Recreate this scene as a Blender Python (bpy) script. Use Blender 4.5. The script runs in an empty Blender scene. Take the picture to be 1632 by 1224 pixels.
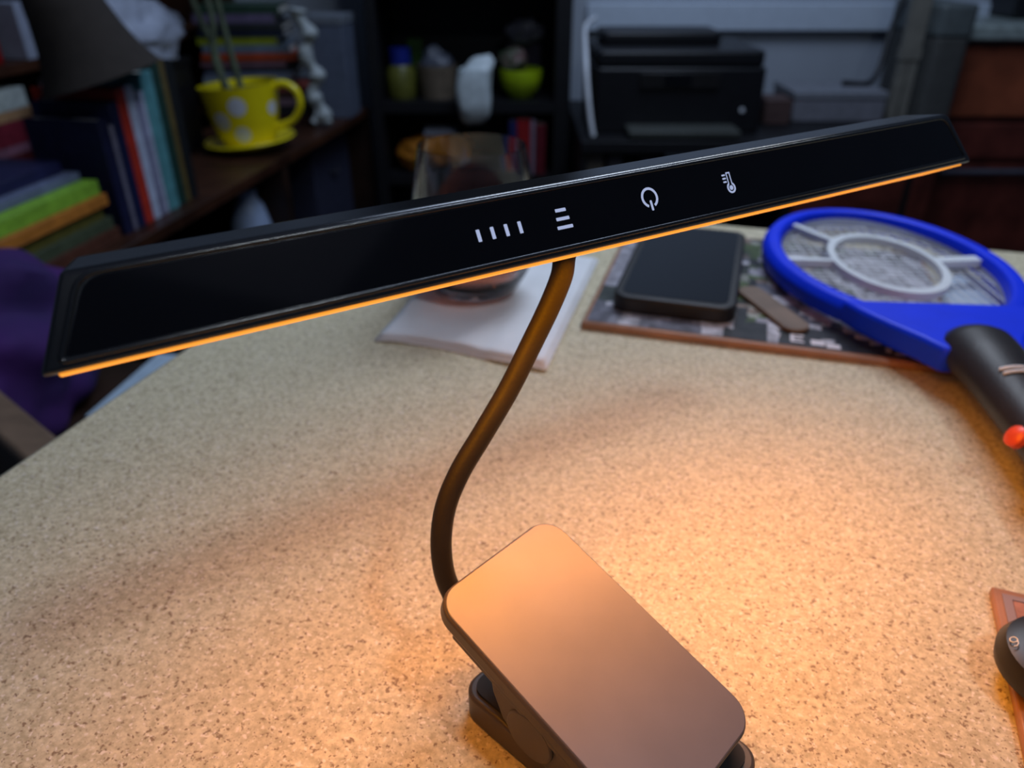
import bpy, bmesh, math, random
from mathutils import Matrix, Vector, noise
random.seed(7)
S = bpy.context.scene
R = math.radians
PI = math.pi
C = S.collection

# ------------------------------------------------------------------ camera
TZ = 0.92                                     # counter height of the table top
cd = bpy.data.cameras.new('camera'); cam = bpy.data.objects.new('camera', cd); C.objects.link(cam)
cam.location = (0, 0, 1.14); cam.rotation_euler = (R(60), 0, 0)
cd.sensor_width = 36; cd.lens = 27.05; cd.clip_start = 0.01
cd.dof.use_dof = True; cd.dof.focus_distance = 0.212; cd.dof.aperture_fstop = 11.0
S.camera = cam

# ------------------------------------------------------------------ world, room lights, exposure
w = bpy.data.worlds.new('world'); S.world = w; w.use_nodes = True
w.node_tree.nodes['Background'].inputs[0].default_value = (0.30, 0.42, 0.70, 1)
w.node_tree.nodes['Background'].inputs[1].default_value = 0.075
S.view_settings.view_transform = 'Standard'; S.view_settings.look = 'None'
S.view_settings.gamma = 1; S.view_settings.exposure = 0.0; S.view_settings.use_curve_mapping = False

def area(name, loc, target, sx, sy, power, col, spread=180):
    d = bpy.data.lights.new(name, 'AREA'); d.shape = 'RECTANGLE'; d.size = sx; d.size_y = sy
    d.energy = power; d.color = col; d.spread = R(spread)
    o = bpy.data.objects.new(name, d); C.objects.link(o); o.location = loc
    o.rotation_euler = (Vector(target) - Vector(loc)).to_track_quat('-Z', 'Y').to_euler()
    return o
pn = area('pendant_light', (0.28, 0.92, 1.66), (0.05, 0.40, 0.92), 0.55, 0.13, 2.1, (0.86, 0.93, 1.0))
_z = (Vector(pn.location) - Vector((0.05, 0.40, 0.92))).normalized(); _x = Vector((0.847, 0.532, 0)); _x = (_x - _z * _x.dot(_z)).normalized(); _y = _z.cross(_x)
pn.rotation_euler = Matrix((_x, _y, _z)).transposed().to_euler()     # tube runs parallel to the lamp bar
area('kitchen_light', (0.55, -0.25, 2.10), (0.0, 0.25, 0.92), 0.13, 0.13, 3.4, (0.84, 0.92, 1.0))
area('ceiling_fill', (0.45, -0.05, 2.35), (0.45, -0.05, 0), 1.5, 1.5, 0.7, (0.72, 0.74, 1.0))  # added fill panel, stands in for a dim ceiling mirrored in the clip plate
area('ceiling_light', (0.35, 1.45, 2.45), (0.15, 2.0, 0.5), 0.9, 0.9, 17.0, (0.60, 0.74, 1.0))

# ------------------------------------------------------------------ materials
def mat(name, col, rough=0.5, metal=0.0, spec=0.5, var=0.06, scale=40.0, bump=0.0, bscale=300.0, emit=0.0, trans=0.0, ior=1.45, coat=0.0, alpha=1.0, col2=None):
    m = bpy.data.materials.new(name); m.use_nodes = True
    nt = m.node_tree; b = nt.nodes['Principled BSDF']
    c2 = col2 if col2 else tuple(max(0, c * (1 - var * 3)) for c in col)
    tc = nt.nodes.new('ShaderNodeTexCoord')
    n = nt.nodes.new('ShaderNodeTexNoise'); n.inputs['Scale'].default_value = scale; n.inputs['Detail'].default_value = 4
    nt.links.new(tc.outputs['Object'], n.inputs['Vector'])
    r = nt.nodes.new('ShaderNodeValToRGB')
    r.color_ramp.elements[0].position = 0.35; r.color_ramp.elements[1].position = 0.65
    r.color_ramp.elements[0].color = (*c2, 1); r.color_ramp.elements[1].color = (*col, 1)
    nt.links.new(n.outputs['Fac'], r.inputs['Fac']); nt.links.new(r.outputs['Color'], b.inputs['Base Color'])
    b.inputs['Roughness'].default_value = rough; b.inputs['Metallic'].default_value = metal
    b.inputs['Specular IOR Level'].default_value = spec; b.inputs['IOR'].default_value = ior
    b.inputs['Transmission Weight'].default_value = trans; b.inputs['Coat Weight'].default_value = coat
    b.inputs['Alpha'].default_value = alpha
    if emit:
        b.inputs['Emission Color'].default_value = (*col, 1); b.inputs['Emission Strength'].default_value = emit
    if bump:
        n2 = nt.nodes.new('ShaderNodeTexNoise'); n2.inputs['Scale'].default_value = bscale
        nt.links.new(tc.outputs['Object'], n2.inputs['Vector'])
        bp = nt.nodes.new('ShaderNodeBump'); bp.inputs['Strength'].default_value = bump; bp.inputs['Distance'].default_value = 0.001
        nt.links.new(n2.outputs['Fac'], bp.inputs['Height']); nt.links.new(bp.outputs['Normal'], b.inputs['Normal'])
    return m

def laminate():
    m = bpy.data.materials.new('speckled_laminate'); m.use_nodes = True
    nt = m.node_tree; b = nt.nodes['Principled BSDF']; L = nt.links.new
    tc = nt.nodes.new('ShaderNodeTexCoord')
    def noise_n(scale, detail=3, rough=0.6):
        n = nt.nodes.new('ShaderNodeTexNoise'); n.inputs['Scale'].default_value = scale
        n.inputs['Detail'].default_value = detail; n.inputs['Roughness'].default_value = rough
        L(tc.outputs['Object'], n.inputs['Vector']); return n.outputs['Fac']
    def ramp(fac, p0, c0, p1, c1):
        r = nt.nodes.new('ShaderNodeValToRGB'); e = r.color_ramp.elements
        e[0].position = p0; e[1].position = p1; e[0].color = (*c0, 1); e[1].color = (*c1, 1)
        L(fac, r.inputs['Fac']); return r.outputs['Color']
    def mix(fac, a, bb):
        x = nt.nodes.new('ShaderNodeMix'); x.data_type = 'RGBA'
        L(fac, x.inputs['Factor']); L(a, x.inputs['A']); 
        if isinstance(bb, tuple): x.inputs['B'].default_value = (*bb, 1)
        else: L(bb, x.inputs['B'])
        return x.outputs['Result']
    base = ramp(noise_n(430, 4), 0.34, (0.45, 0.40, 0.265), 0.66, (0.70, 0.635, 0.455))
    def mask(scale, p0, p1):
        r = ramp(noise_n(scale, 2, 0.5), p0, (0, 0, 0), p1, (1, 1, 1)); return r
    def bw(cout):
        n = nt.nodes.new('ShaderNodeRGBToBW'); L(cout, n.inputs[0]); return n.outputs[0]
    c = mix(bw(mask(620, 0.60, 0.67)), base, (0.27, 0.20, 0.13))
    c = mix(bw(mask(560, 0.60, 0.68)), c, (0.76, 0.70, 0.60))
    c = mix(bw(mask(1100, 0.65, 0.72)), c, (0.18, 0.14, 0.11))
    L(c, b.inputs['Base Color'])
    b.inputs['Roughness'].default_value = 0.5; b.inputs['Specular IOR Level'].default_value = 0.22
    n = nt.nodes.new('ShaderNodeBump'); n.inputs['Strength'].default_value = 0.12; n.inputs['Distance'].default_value = 0.0006
    L(noise_n(500), n.inputs['Height']); L(n.outputs['Normal'], b.inputs['Normal'])
    return m

M = {
 'laminate': laminate(),
 'lamp_black': mat('lamp_black_plastic', (0.011, 0.012, 0.015), 0.16, bump=0.05, bscale=4000, spec=0.8),
 'lamp_panel': mat('lamp_glossy_panel', (0.004, 0.004, 0.006), 0.08, spec=0.45),
 'icon': mat('icon_backlight', (0.42, 0.48, 0.70), 0.5, emit=0.62, var=0.0),
 'led': mat('led_diffuser', (1.0, 0.36, 0.035), 0.5, emit=0.95, var=0.0),
 'neck': mat('gooseneck_rubber', (0.018, 0.015, 0.014), 0.55, spec=0.35, bump=0.1, bscale=900),
 'plate': mat('brushed_grey_metal', (0.21, 0.20, 0.235), 0.48, metal=0.6, var=0.03),
 'clip': mat('clip_dark_plastic', (0.085, 0.070, 0.062), 0.42, spec=0.4),
 'clip_dark': mat('clip_inner_rubber', (0.02, 0.017, 0.015), 0.7),
 'glass': mat('clear_glass', (1, 1, 1), 0.0, trans=1.0, ior=1.48, var=0.0),
 'drink': mat('dark_red_drink', (0.50, 0.12, 0.05), 0.0, trans=1.0, ior=1.34, var=0.0),
 'paper': mat('white_paper', (0.80, 0.82, 0.86), 0.8, bump=0.2, bscale=120, var=0.02),
 'blue': mat('racket_blue_plastic', (0.001, 0.035, 0.92), 0.45, spec=0.3, var=0.03),
 'white_plastic': mat('white_plastic', (0.75, 0.78, 0.82), 0.45, var=0.03),
 'clear_plastic': mat('cloudy_clear_plastic', (0.7, 0.74, 0.8), 0.3, trans=0.6, var=0.03),
 'wire': mat('thin_steel_wire', (0.70, 0.72, 0.78), 0.4, metal=0.5),
 'handle': mat('racket_handle_rubber', (0.022, 0.020, 0.022), 0.42, bump=0.15, bscale=700),
 'silver': mat('silver_band', (0.6, 0.62, 0.66), 0.3, metal=0.9),
 'red_lens': mat('red_button_plastic', (0.80, 0.09, 0.03), 0.35),
 'copper': mat('copper_brown_wood', (0.40, 0.20, 0.115), 0.35, var=0.12, scale=30),
 'phone': mat('black_phone_case', (0.012, 0.011, 0.012), 0.45),
 'screen': mat('dark_screen_glass', (0.003, 0.003, 0.004), 0.12),
 'wood_dark': mat('dark_brown_wood', (0.030, 0.014, 0.009), 0.45, var=0.2, scale=12),
 'wood_black': mat('black_painted_wood', (0.006, 0.006, 0.008), 0.5, var=0.1),
 'wood_red': mat('reddish_brown_wood', (0.055, 0.020, 0.010), 0.4, var=0.2, scale=10),
 'cab': mat('cherry_cabinet_wood', (0.40, 0.10, 0.042), 0.4, var=0.14, scale=9),
 'cab_dark': mat('dark_cherry_wood', (0.17, 0.036, 0.024), 0.4, var=0.2, scale=9),
 'counter': mat('grey_green_counter', (0.36, 0.42, 0.40), 0.35, var=0.1),
 'wall': mat('grey_wall_paint', (0.40, 0.44, 0.50), 0.8, var=0.02, scale=5),
 'trimw': mat('pale_trim_paint', (0.58, 0.66, 0.76), 0.6, var=0.02),
 'floor': mat('dark_floor_wood', (0.06, 0.028, 0.015), 0.4, var=0.2, scale=6),
 'yellow': mat('yellow_glazed_ceramic', (0.86, 0.72, 0.010), 0.25, var=0.02, coat=0.4),
 'dot': mat('pale_grey_glaze', (0.62, 0.65, 0.72), 0.3, var=0.02),
 'soil': mat('potting_soil', (0.03, 0.02, 0.012), 0.95, bump=0.8, bscale=100),
 'stem': mat('grey_green_stem', (0.12, 0.15, 0.09), 0.6, var=0.15),
 'hat': mat('dark_brown_felt', (0.032, 0.025, 0.021), 0.95, bump=0.3, bscale=250),
 'purple': mat('purple_cloth', (0.050, 0.008, 0.12), 0.85, var=0.25, scale=9, col2=(0.016, 0.008, 0.07)),
 'tan': mat('tan_wood', (0.20, 0.13, 0.085), 0.5, var=0.1),
 'chair': mat('brown_chair_wood', (0.045, 0.024, 0.012), 0.5, var=0.15),
 'ltblue': mat('pale_blue_paper', (0.42, 0.54, 0.66), 0.7, var=0.05),
 'bag': mat('white_bag_plastic', (0.66, 0.74, 0.76), 0.35, bump=0.5, bscale=35),
 'greybag': mat('grey_film_plastic', (0.40, 0.44, 0.54), 0.35, bump=0.5, bscale=40),
 'lime': mat('lime_green_plastic', (0.36, 0.50, 0.01), 0.4),
 'black': mat('black_matte_plastic', (0.008, 0.008, 0.010), 0.4),
 'black_gloss': mat('black_gloss_plastic', (0.012, 0.011, 0.011), 0.38),
 'orange_wrap': mat('orange_brown_wrap', (0.42, 0.15, 0.012), 0.5, bump=0.5, bscale=40),
 'pages': mat('book_pages', (0.62, 0.60, 0.55), 0.85, var=0.08, scale=150),
 'darkgrey': mat('dark_grey_plastic', (0.065, 0.07, 0.062), 0.5),
}
_cm = {}
def cmat(col, rough=0.5):
    k = (tuple(col), rough)
    if k not in _cm:
        _cm[k] = mat('book_cover_cloth', col, rough, var=0.10, scale=60)
    return _cm[k]

# ------------------------------------------------------------------ builders
WM = {}
def frame(loc=(0, 0, 0), rz=0.0, rx=0.0, ry=0.0):
    return Matrix.Translation(Vector(loc)) @ Matrix.Rotation(rz, 4, 'Z') @ Matrix.Rotation(rx, 4, 'X') @ Matrix.Rotation(ry, 4, 'Y')
def thing(name, label, cat, fr, group=None):
    o = bpy.data.objects.new(name, None); C.objects.link(o); o.empty_display_size = 0.02
    o.matrix_world = fr; WM[o] = fr.copy(); tag(o, label, cat, group); return o
def tag(o, label, cat, group=None, kind=None):
    if label: o['label'] = label
    if cat: o['category'] = cat
    if group: o['group'] = group
    if kind: o['kind'] = kind
    return o
def obj(name, bm, m, parent=None, fr=None, bevel=0.0, segs=2, smooth=True, subsurf=0, label=None, kind=None, angle=40):
    bmesh.ops.recalc_face_normals(bm, faces=bm.faces)
    me = bpy.data.meshes.new(name); bm.to_mesh(me); bm.free()
    for x in (m if isinstance(m, (list, tuple)) else [m]): me.materials.append(M[x] if isinstance(x, str) else x)
    if smooth:
        for p in me.polygons: p.use_smooth = True
        try: me.set_sharp_from_angle(angle=R(angle))
        except Exception: pass
    o = bpy.data.objects.new(name, me); C.objects.link(o)
    if fr is None: fr = WM[parent] if parent is not None else Matrix()
    if parent is not None:
        o.parent = parent
        o.matrix_basis = WM[parent].inverted() @ fr
    else:
        o.matrix_basis = fr
    WM[o] = fr.copy()
    if bevel:
        b = o.modifiers.new('bevel', 'BEVEL'); b.width = bevel; b.segments = segs; b.limit_method = 'ANGLE'; b.angle_limit = R(35)
    if subsurf:
        s = o.modifiers.new('subsurf', 'SUBSURF'); s.levels = s.render_levels = subsurf
    if label: o['label'] = label
    if kind: o['kind'] = kind
    return o
def NB(): return bmesh.new()
def box(bm, x0, x1, y0, y1, z0, z1, mi=0):
    v = [bm.verts.new((x, y, z)) for z in (z0, z1) for x, y in ((x0, y0), (x1, y0), (x1, y1), (x0, y1))]
    for f in ((0, 3, 2, 1), (4, 5, 6, 7), (0, 1, 5, 4), (1, 2, 6, 5), (2, 3, 7, 6), (3, 0, 4, 7)):
        bm.faces.new([v[i] for i in f]).material_index = mi
    return bm
def boxb(*a): return box(NB(), *a)
def prism(bm, pts, z0, z1, mi=0):
    n = len(pts)
    a = [bm.verts.new((x, y, z0)) for x, y in pts]; b = [bm.verts.new((x, y, z1)) for x, y in pts]
    bm.faces.new(a[::-1]).material_index = mi; bm.faces.new(b).material_index = mi
    for i in range(n):
        bm.faces.new((a[i], a[(i + 1) % n], b[(i + 1) % n], b[i])).material_index = mi
    return bm
def rrect(x0, x1, y0, y1, r, n=6):
    out = []
    for cx, cy, a0 in ((x1 - r, y1 - r, 0), (x0 + r, y1 - r, 90), (x0 + r, y0 + r, 180), (x1 - r, y0 + r, 270)):
        for i in range(n + 1):
            a = R(a0 + 90 * i / n); out.append((cx + r * math.cos(a), cy + r * math.sin(a)))
    return out
def lathe(bm, prof, n=40, mi=0, cx=0, cy=0, sx=1, sy=1, cap0=False, cap1=False, closed=False):
    rings = []
    for r, z in prof:
        rings.append([bm.verts.new((cx + sx * r * math.cos(2 * PI * i / n), cy + sy * r * math.sin(2 * PI * i / n), z)) for i in range(n)])
    k = len(rings)
    for j in range(k if closed else k - 1):
        a, b = rings[j], rings[(j + 1) % k]
        for i in range(n):
            bm.faces.new((a[i], a[(i + 1) % n], b[(i + 1) % n], b[i])).material_index = mi
    if cap0: bm.faces.new(rings[0][::-1]).material_index = mi
    if cap1: bm.faces.new(rings[-1]).material_index = mi
    return bm
def catmull(P, k=8):
    P = [Vector(p) for p in P]; out = []
    Q = [P[0] * 2 - P[1]] + P + [P[-1] * 2 - P[-2]]
    for i in range(1, len(Q) - 2):
        for j in range(k):
            t = j / k; a, b, c, d = Q[i - 1:i + 3]
            out.append(0.5 * ((2 * b) + (c - a) * t + (2 * a - 5 * b + 4 * c - d) * t * t + (3 * b - 3 * c + d - a) * t ** 3))
    out.append(P[-1]); return out
def tube(bm, pts, rad, n=14, closed=False, mi=0, flat=1.0):
    pts = [Vector(p) for p in pts]; m = len(pts); rings = []
    up = Vector((0, 0, 1)); prev = None
    for i, p in enumerate(pts):
        if closed: t = (pts[(i + 1) % m] - pts[i - 1])
        else: t = pts[min(i + 1, m - 1)] - pts[max(i - 1, 0)]
        t.normalize()
        if prev is None:
            a = t.cross(up)
            if a.length < 0.1: a = t.cross(Vector((1, 0, 0)))
        else: a = prev - t * prev.dot(t)
        a.normalize(); prev = a.copy(); b = t.cross(a)
        r = rad[i] if isinstance(rad, (list, tuple)) else rad
        rings.append([bm.verts.new(p + (a * math.cos(2 * PI * k / n) + b * math.sin(2 * PI * k / n) * flat) * r) for k in range(n)])
    for i in range(m if closed else m - 1):
        A, B = rings[i], rings[(i + 1) % m]
        for k in range(n):
            bm.faces.new((A[k], A[(k + 1) % n], B[(k + 1) % n], B[k])).material_index = mi
    if not closed:
        bm.faces.new(rings[0][::-1]).material_index = mi; bm.faces.new(rings[-1]).material_index = mi
    return bm
def lump(rx, ry, rz, amp=0.15, freq=2.0, seed=0, sub=4, flatten=None):
    bm = NB(); bmesh.ops.create_icosphere(bm, subdivisions=sub, radius=1)
    for v in bm.verts:
        n = noise.noise(v.co * freq + Vector((seed * 7.3, seed, 0))) + 0.5 * noise.noise(v.co * freq * 2.3 + Vector((0, seed * 3.1, 5)))
        c = v.co * (1 + amp * n)
        v.co = Vector((c.x * rx, c.y * ry, c.z * rz))
        if flatten is not None and v.co.z < -rz * flatten: v.co.z = -rz * flatten
    return bm
def struct(name, bm, m, **k): return obj(name, bm, m, kind='structure', **k)

# ------------------------------------------------------------------ the room
SH = frame((-0.64, 1.26, 0), math.atan2(0.986, 0.168))       # x along the left shelves, y into them
struct('floor', boxb(-3.2, 3.2, -1.6, 3.0, -0.05, 0.0), 'floor')
struct('wall_back', boxb(-2.2, 3.2, 2.75, 2.85, 0, 2.6), 'wall')
struct('wall_left', boxb(-2.6, 1.55, 0.74, 0.80, 0, 2.6), 'wall', fr=SH)
struct('trim_1', boxb(0.24, 3.2, 2.715, 2.75, 0.885, 0.965), 'trimw', bevel=0.004)
struct('baseboard_back', boxb(-1.4, 3.2, 2.735, 2.75, 0, 0.1), 'trimw')

# ------------------------------------------------------------------ the speckled table
TF = frame((-0.102, 0.757, 0), R(-17.2))                  # far left corner; x along far edge, -y along left edge
t = thing('counter_table', 'beige speckled laminate counter-height table filling the foreground', 'table', TF)
pts = [(0.0, -1.15), (1.35, -1.15), (1.35, 0.0), (0.0, 0.0)]
top = rrect(0.0, 1.35, -1.15, 0.0, 0.055, 8)
obj('tabletop', prism(NB(), top, TZ - 0.035, TZ), 'laminate', t, bevel=0.004)
obj('apron', boxb(0.08, 1.27, -1.07, -0.08, TZ - 0.12, TZ - 0.0352), 'wood_dark', t)
for lx, ly in ((0.1, -0.1), (1.25, -0.1), (0.1, -1.05), (1.25, -1.05)):
    obj('leg', boxb(lx - 0.03, lx + 0.03, ly - 0.03, ly + 0.03, 0, TZ - 0.1202), 'wood_dark', t, bevel=0.004)

# ------------------------------------------------------------------ the clip lamp
lamp = thing('clip_lamp', 'black clip-on desk lamp with lit orange bar head, gooseneck and grey clip plate', 'lamp', frame((0.024, 0.16, TZ)))
uv = Vector((0.847, 0.532, 0)).normalized(); hv = Vector((-uv.y, uv.x, 0))
A0 = Vector((-0.0885, 0.1253, 1.0690))
HF = Matrix(((uv.x, hv.x, 0, A0.x), (uv.y, hv.y, 0, A0.y), (0, 0, 1, A0.z), (0, 0, 0, 1))) @ Matrix.Scale(0.789, 4)
LB = 0.3875
IX = 0.0030                                    # panel marks sit this far further along the bar
PH = R(57); AL = R(26.5)
cs = [(0.0, 0.0), (0.0131, 0.0201), (0.0262, 0.0190), (0.0285, 0.004), (0.0201, -0.0100)]
sl = (0.0, 0.0105, 0.0150, 0.0080, 0.0045); sr = (0.0, 0.0080, 0.0230, 0.0200, 0.0060)
bm = NB()
a = [bm.verts.new((sl[i], p, q)) for i, (p, q) in enumerate(cs)]
b = [bm.verts.new((LB - sr[i], p, q)) for i, (p, q) in enumerate(cs)]
bm.faces.new(a); bm.faces.new(b[::-1])
for i in range(5): bm.faces.new((a[i], b[i], b[(i + 1) % 5], a[(i + 1) % 5]))
head = obj('lamp_head', bm, 'lamp_black', lamp, fr=HF, bevel=0.0014, segs=5, angle=60)
# the face frame: x along the bar, y up the face, z out of the face
fx = Vector((1, 0, 0)); fy = Vector((0, math.cos(PH), math.sin(PH))); fz = fx.cross(fy)
FF = HF @ Matrix(((fx.x, fy.x, fz.x, 0), (fx.y, fy.y, fz.y, 0), (fx.z, fy.z, fz.z, 0), (0, 0, 0, 1)))
def taper(x0, x1, y0, y1, r):
    out = []
    for x, y in rrect(0, 1, 0, 1, 0.0001, 1): pass
    P = [(x0, y0), (x1, y0), (x1 - 0.0065, y1), (x0 + 0.009, y1)]
    n = len(P)
    for i, p in enumerate(P):
        p = Vector(p); q0 = (Vector(P[i - 1]) - p).normalized(); q1 = (Vector(P[(i + 1) % n]) - p).normalized()
        rr = r[i]
        for k in range(7):
            s = k / 6; e = (p + q0 * rr) * (1 - s) ** 2 + p * 2 * s * (1 - s) + (p + q1 * rr) * s * s
            out.append((e.x, e.y))
    return out
pan = taper(0.0066, LB - 0.0062, 0.0034, 0.0215, (0.001, 0.001, 0.0045, 0.0045))
rimp = taper(0.0052, LB - 0.0048, 0.0024, 0.0225, (0.0015, 0.0015, 0.005, 0.005))
obj('panel_rim', tube(NB(), [(x, y, 0.0) for x, y in rimp], 0.0008, 10, closed=True), 'lamp_black', head, fr=FF)
obj('touch_panel', prism(NB(), pan, -0.0004, 0.0002), 'lamp_panel', head, fr=FF, smooth=False)
def fbar(x0, x1, y0, y1): return prism(NB(), rrect(x0, x1, y0, y1, 0.0002, 3), 0.0002, 0.0003)
for x in (0.1213 + IX, 0.1264 + IX, 0.1315 + IX, 0.1366 + IX):
    obj('level_mark', fbar(x - 0.00062, x + 0.00062, 0.0101, 0.0140), 'icon', head, fr=FF, smooth=False)
bm = NB()
for k, hw in enumerate((0.0031, 0.0026, 0.0021)):
    prism(bm, rrect(0.1533 + IX - hw, 0.1533 + IX + hw, 0.0092 + k * 0.0029 - 0.00055, 0.0092 + k * 0.0029 + 0.00055, 0.0002, 3), 0.0002, 0.0003)
obj('brightness_icon', bm, 'icon', head, fr=FF, smooth=False)
def arc(bm, cx, cy, r0, r1, a0, a1, n=40):
    for i in range(n):
        t0 = R(a0 + (a1 - a0) * i / n); t1 = R(a0 + (a1 - a0) * (i + 1) / n)
        q = [(cx + r * math.cos(t), cy + r * math.sin(t)) for r, t in ((r0, t0), (r1, t0), (r1, t1), (r0, t1))]
        prism(bm, q, 0.0002, 0.0003)
bm = NB(); arc(bm, 0.1912 + IX, 0.0132, 0.0028, 0.0037, -65, 245)
prism(bm, rrect(0.1912 + IX - 0.00045, 0.1912 + IX + 0.00045, 0.0085, 0.0122, 0.0003, 3), 0.0002, 0.0003)
obj('power_icon', bm, 'icon', head, fr=FF, smooth=False)
bm = NB(); X0 = 0.2306 + IX; Y0 = 0.0108
arc(bm, X0, Y0, 0.0014, 0.0021, 115, 425)
arc(bm, X0, Y0, 0.0, 0.0009, 0, 360, 20)
for dx in (-0.00095, 0.00065): prism(bm, [(X0 + dx, Y0 + 0.0016), (X0 + dx + 0.0004, Y0 + 0.0016), (X0 + dx + 0.0004, Y0 + 0.0057), (X0 + dx, Y0 + 0.0057)], 0.0002, 0.0003)
prism(bm, [(X0 - 0.00095, Y0 + 0.0055), (X0 + 0.00105, Y0 + 0.0055), (X0 + 0.00105, Y0 + 0.0060), (X0 - 0.00095, Y0 + 0.0060)], 0.0002, 0.0003)
for k in range(3): prism(bm, rrect(X0 - 0.0032, X0 - 0.0015, Y0 + 0.0022 + k * 0.0013, Y0 + 0.0028 + k * 0.0013, 0.0002, 2), 0.0002, 0.0003)
obj('thermometer_icon', bm, 'icon', head, fr=FF, smooth=False)
# led panel under the bar
lx = Vector((1, 0, 0)); ly = Vector((0, math.cos(AL), -math.sin(AL))); lz = lx.cross(ly)
LFm = HF @ Matrix(((1, 0, 0, 0), (0, ly.y, lz.y, 0), (0, ly.z, lz.z, 0), (0, 0, 0, 1)))
obj('light_strip', prism(NB(), rrect(0.0040, LB - 0.0050, 0.0020, 0.0212, 0.0010, 4), -0.0006, 0.0004), 'led', head, fr=LFm, label='glowing orange light strip', smooth=False)
d = bpy.data.lights.new('led_light', 'AREA'); d.shape = 'RECTANGLE'; d.size = 0.366; d.size_y = 0.018
d.energy = 0.52; d.color = (1.0, 0.325, 0.004); d.spread = R(170)
lo = bpy.data.objects.new('led_light', d); C.objects.link(lo)
lo.parent = head; lo.matrix_basis = Matrix.Translation((LB / 2, 0.0102, -0.0072)) @ Matrix.Rotation(R(-18), 4, 'X')

# gooseneck
npts = [(-0.0180, 0.1585, 0.9530), (-0.0210, 0.1680, 0.9505), (-0.0240, 0.1765, 0.9500), (-0.0250, 0.1830, 0.9560), (-0.0228, 0.1890, 0.9705)]
def cp(px, py, Z):
    x = (px - 816) / 1226.; y = (py - 612) / 1226.
    return (x * Z, (0.866 - 0.5 * y) * Z, 1.14 - (0.5 + 0.866 * y) * Z)
npts = [cp(745, 985, 0.252), cp(724, 952, 0.2505), cp(708, 912, 0.248), cp(703, 860, 0.2455), cp(711, 805, 0.2440), cp(734, 750, 0.2430), cp(770, 690, 0.2425),
        cp(811, 620, 0.242), cp(846, 550, 0.2405), cp(875, 490, 0.238), cp(895, 440, 0.2350), cp(901, 404, 0.2330), cp(918, 366, 0.2310), cp(962, 330, 0.2290), cp(1008, 300, 0.2290)]
hc = HF @ Vector((0.205, 0.0262, 0.0085))
obj('gooseneck', tube(NB(), catmull(npts + [tuple(hc)], 8), 0.00345, 18), 'neck', lamp, fr=Matrix())
n1 = Vector(npts[-1])
obj('neck_socket', tube(NB(), [tuple(n1 + (hc - n1) * 0.3), tuple(hc)], 0.0050, 18), 'lamp_black', lamp, fr=Matrix(), bevel=0.0008)
# clip upper plate
K = [Vector(p) for p in ((-0.0237, 0.1651, 0.9714), (0.0121, 0.2028, 0.9726), (0.0723, 0.1466, 0.9427), (0.0365, 0.1089, 0.9416))]
cc = sum(K, Vector()) / 4
ex = (K[1] - K[0]).normalized(); ey = (K[0] - K[3]).normalized(); ez = ex.cross(ey).normalized(); ex = ey.cross(ez)
PF = Matrix(((ex.x, ey.x, ez.x, cc.x), (ex.y, ey.y, ez.y, cc.y), (ex.z, ey.z, ez.z, cc.z), (0, 0, 0, 1)))
PW, PL = 0.0520, 0.0876
jaw = obj('upper_jaw', prism(NB(), rrect(-PW / 2, PW / 2, -PL / 2, PL / 2, 0.0085, 8), -0.0065, -0.0006), 'clip', lamp, fr=PF, bevel=0.0012, segs=3)
obj('cover_plate', prism(NB(), rrect(-PW / 2 + 0.0006, PW / 2 - 0.0006, -PL / 2 + 0.0006, PL / 2 - 0.0006, 0.0080, 10), -0.0012, 0.0), 'plate', jaw, fr=PF, bevel=0.0004, segs=2, label='brushed grey metal plate')
# base jaw lying on the table
by = math.atan2(ex.y, ex.x)
BF = frame((cc.x, cc.y, TZ), by)
obj('lower_jaw', prism(NB(), rrect(-0.0215, 0.0245, -0.046, 0.0365, 0.007, 8), 0.0, 0.0115), 'clip', lamp, fr=BF, bevel=0.0012, segs=3)
obj('grip_pad', prism(NB(), rrect(-0.0190, 0.0220, -0.043, 0.034, 0.005, 6), 0.0115, 0.0125), 'clip_dark', lamp, fr=BF)
# hinge cheeks and pin
def disc_x(x0, x1, cy, cz, r, n=36):
    bm = NB()
    a = [bm.verts.new((x0, cy + r * math.cos(2 * PI * i / n), cz + r * math.sin(2 * PI * i / n))) for i in range(n)]
    b = [bm.verts.new((x1, cy + r * math.cos(2 * PI * i / n), cz + r * math.sin(2 * PI * i / n))) for i in range(n)]
    bm.faces.new(a); bm.faces.new(b[::-1])
    for i in range(n): bm.faces.new((a[i], a[(i + 1) % n], b[(i + 1) % n], b[i]))
    return bm
for x0, x1 in ((-0.0235, -0.0185), (0.0195, 0.0245)):
    bm = NB()                                   # cheeks hang from the tilted upper jaw, in its own frame
    prof = [(0.020, -0.0060), (0.015, -0.0160), (0.008, -0.0235), (-0.002, -0.0260), (-0.012, -0.0230), (-0.018, -0.0150), (-0.022, -0.0060)]
    a = [bm.verts.new((x0, y, z)) for y, z in prof]; b = [bm.verts.new((x1, y, z)) for y, z in prof]
    bm.faces.new(a); bm.faces.new(b[::-1])
    for i in range(len(prof)): bm.faces.new((a[i], a[(i + 1) % len(prof)], b[(i + 1) % len(prof)], b[i]))
    obj('hinge_cheek', bm, 'clip', lamp, fr=PF, bevel=0.0008)
obj('hinge_cap', disc_x(-0.0246, 0.0256, -0.0015, -0.0165, 0.0088), 'clip', lamp, fr=PF, bevel=0.0006)
sk = NB(); box(sk, -PW / 2 + 0.0015, -PW / 2 + 0.0045, -0.036, 0.034, -0.0110, -0.0060); box(sk, PW / 2 - 0.0045, PW / 2 - 0.0015, -0.036, 0.034, -0.0110, -0.0060)
obj('jaw_skirt', sk, 'clip', jaw, fr=PF, bevel=0.0008)

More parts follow.
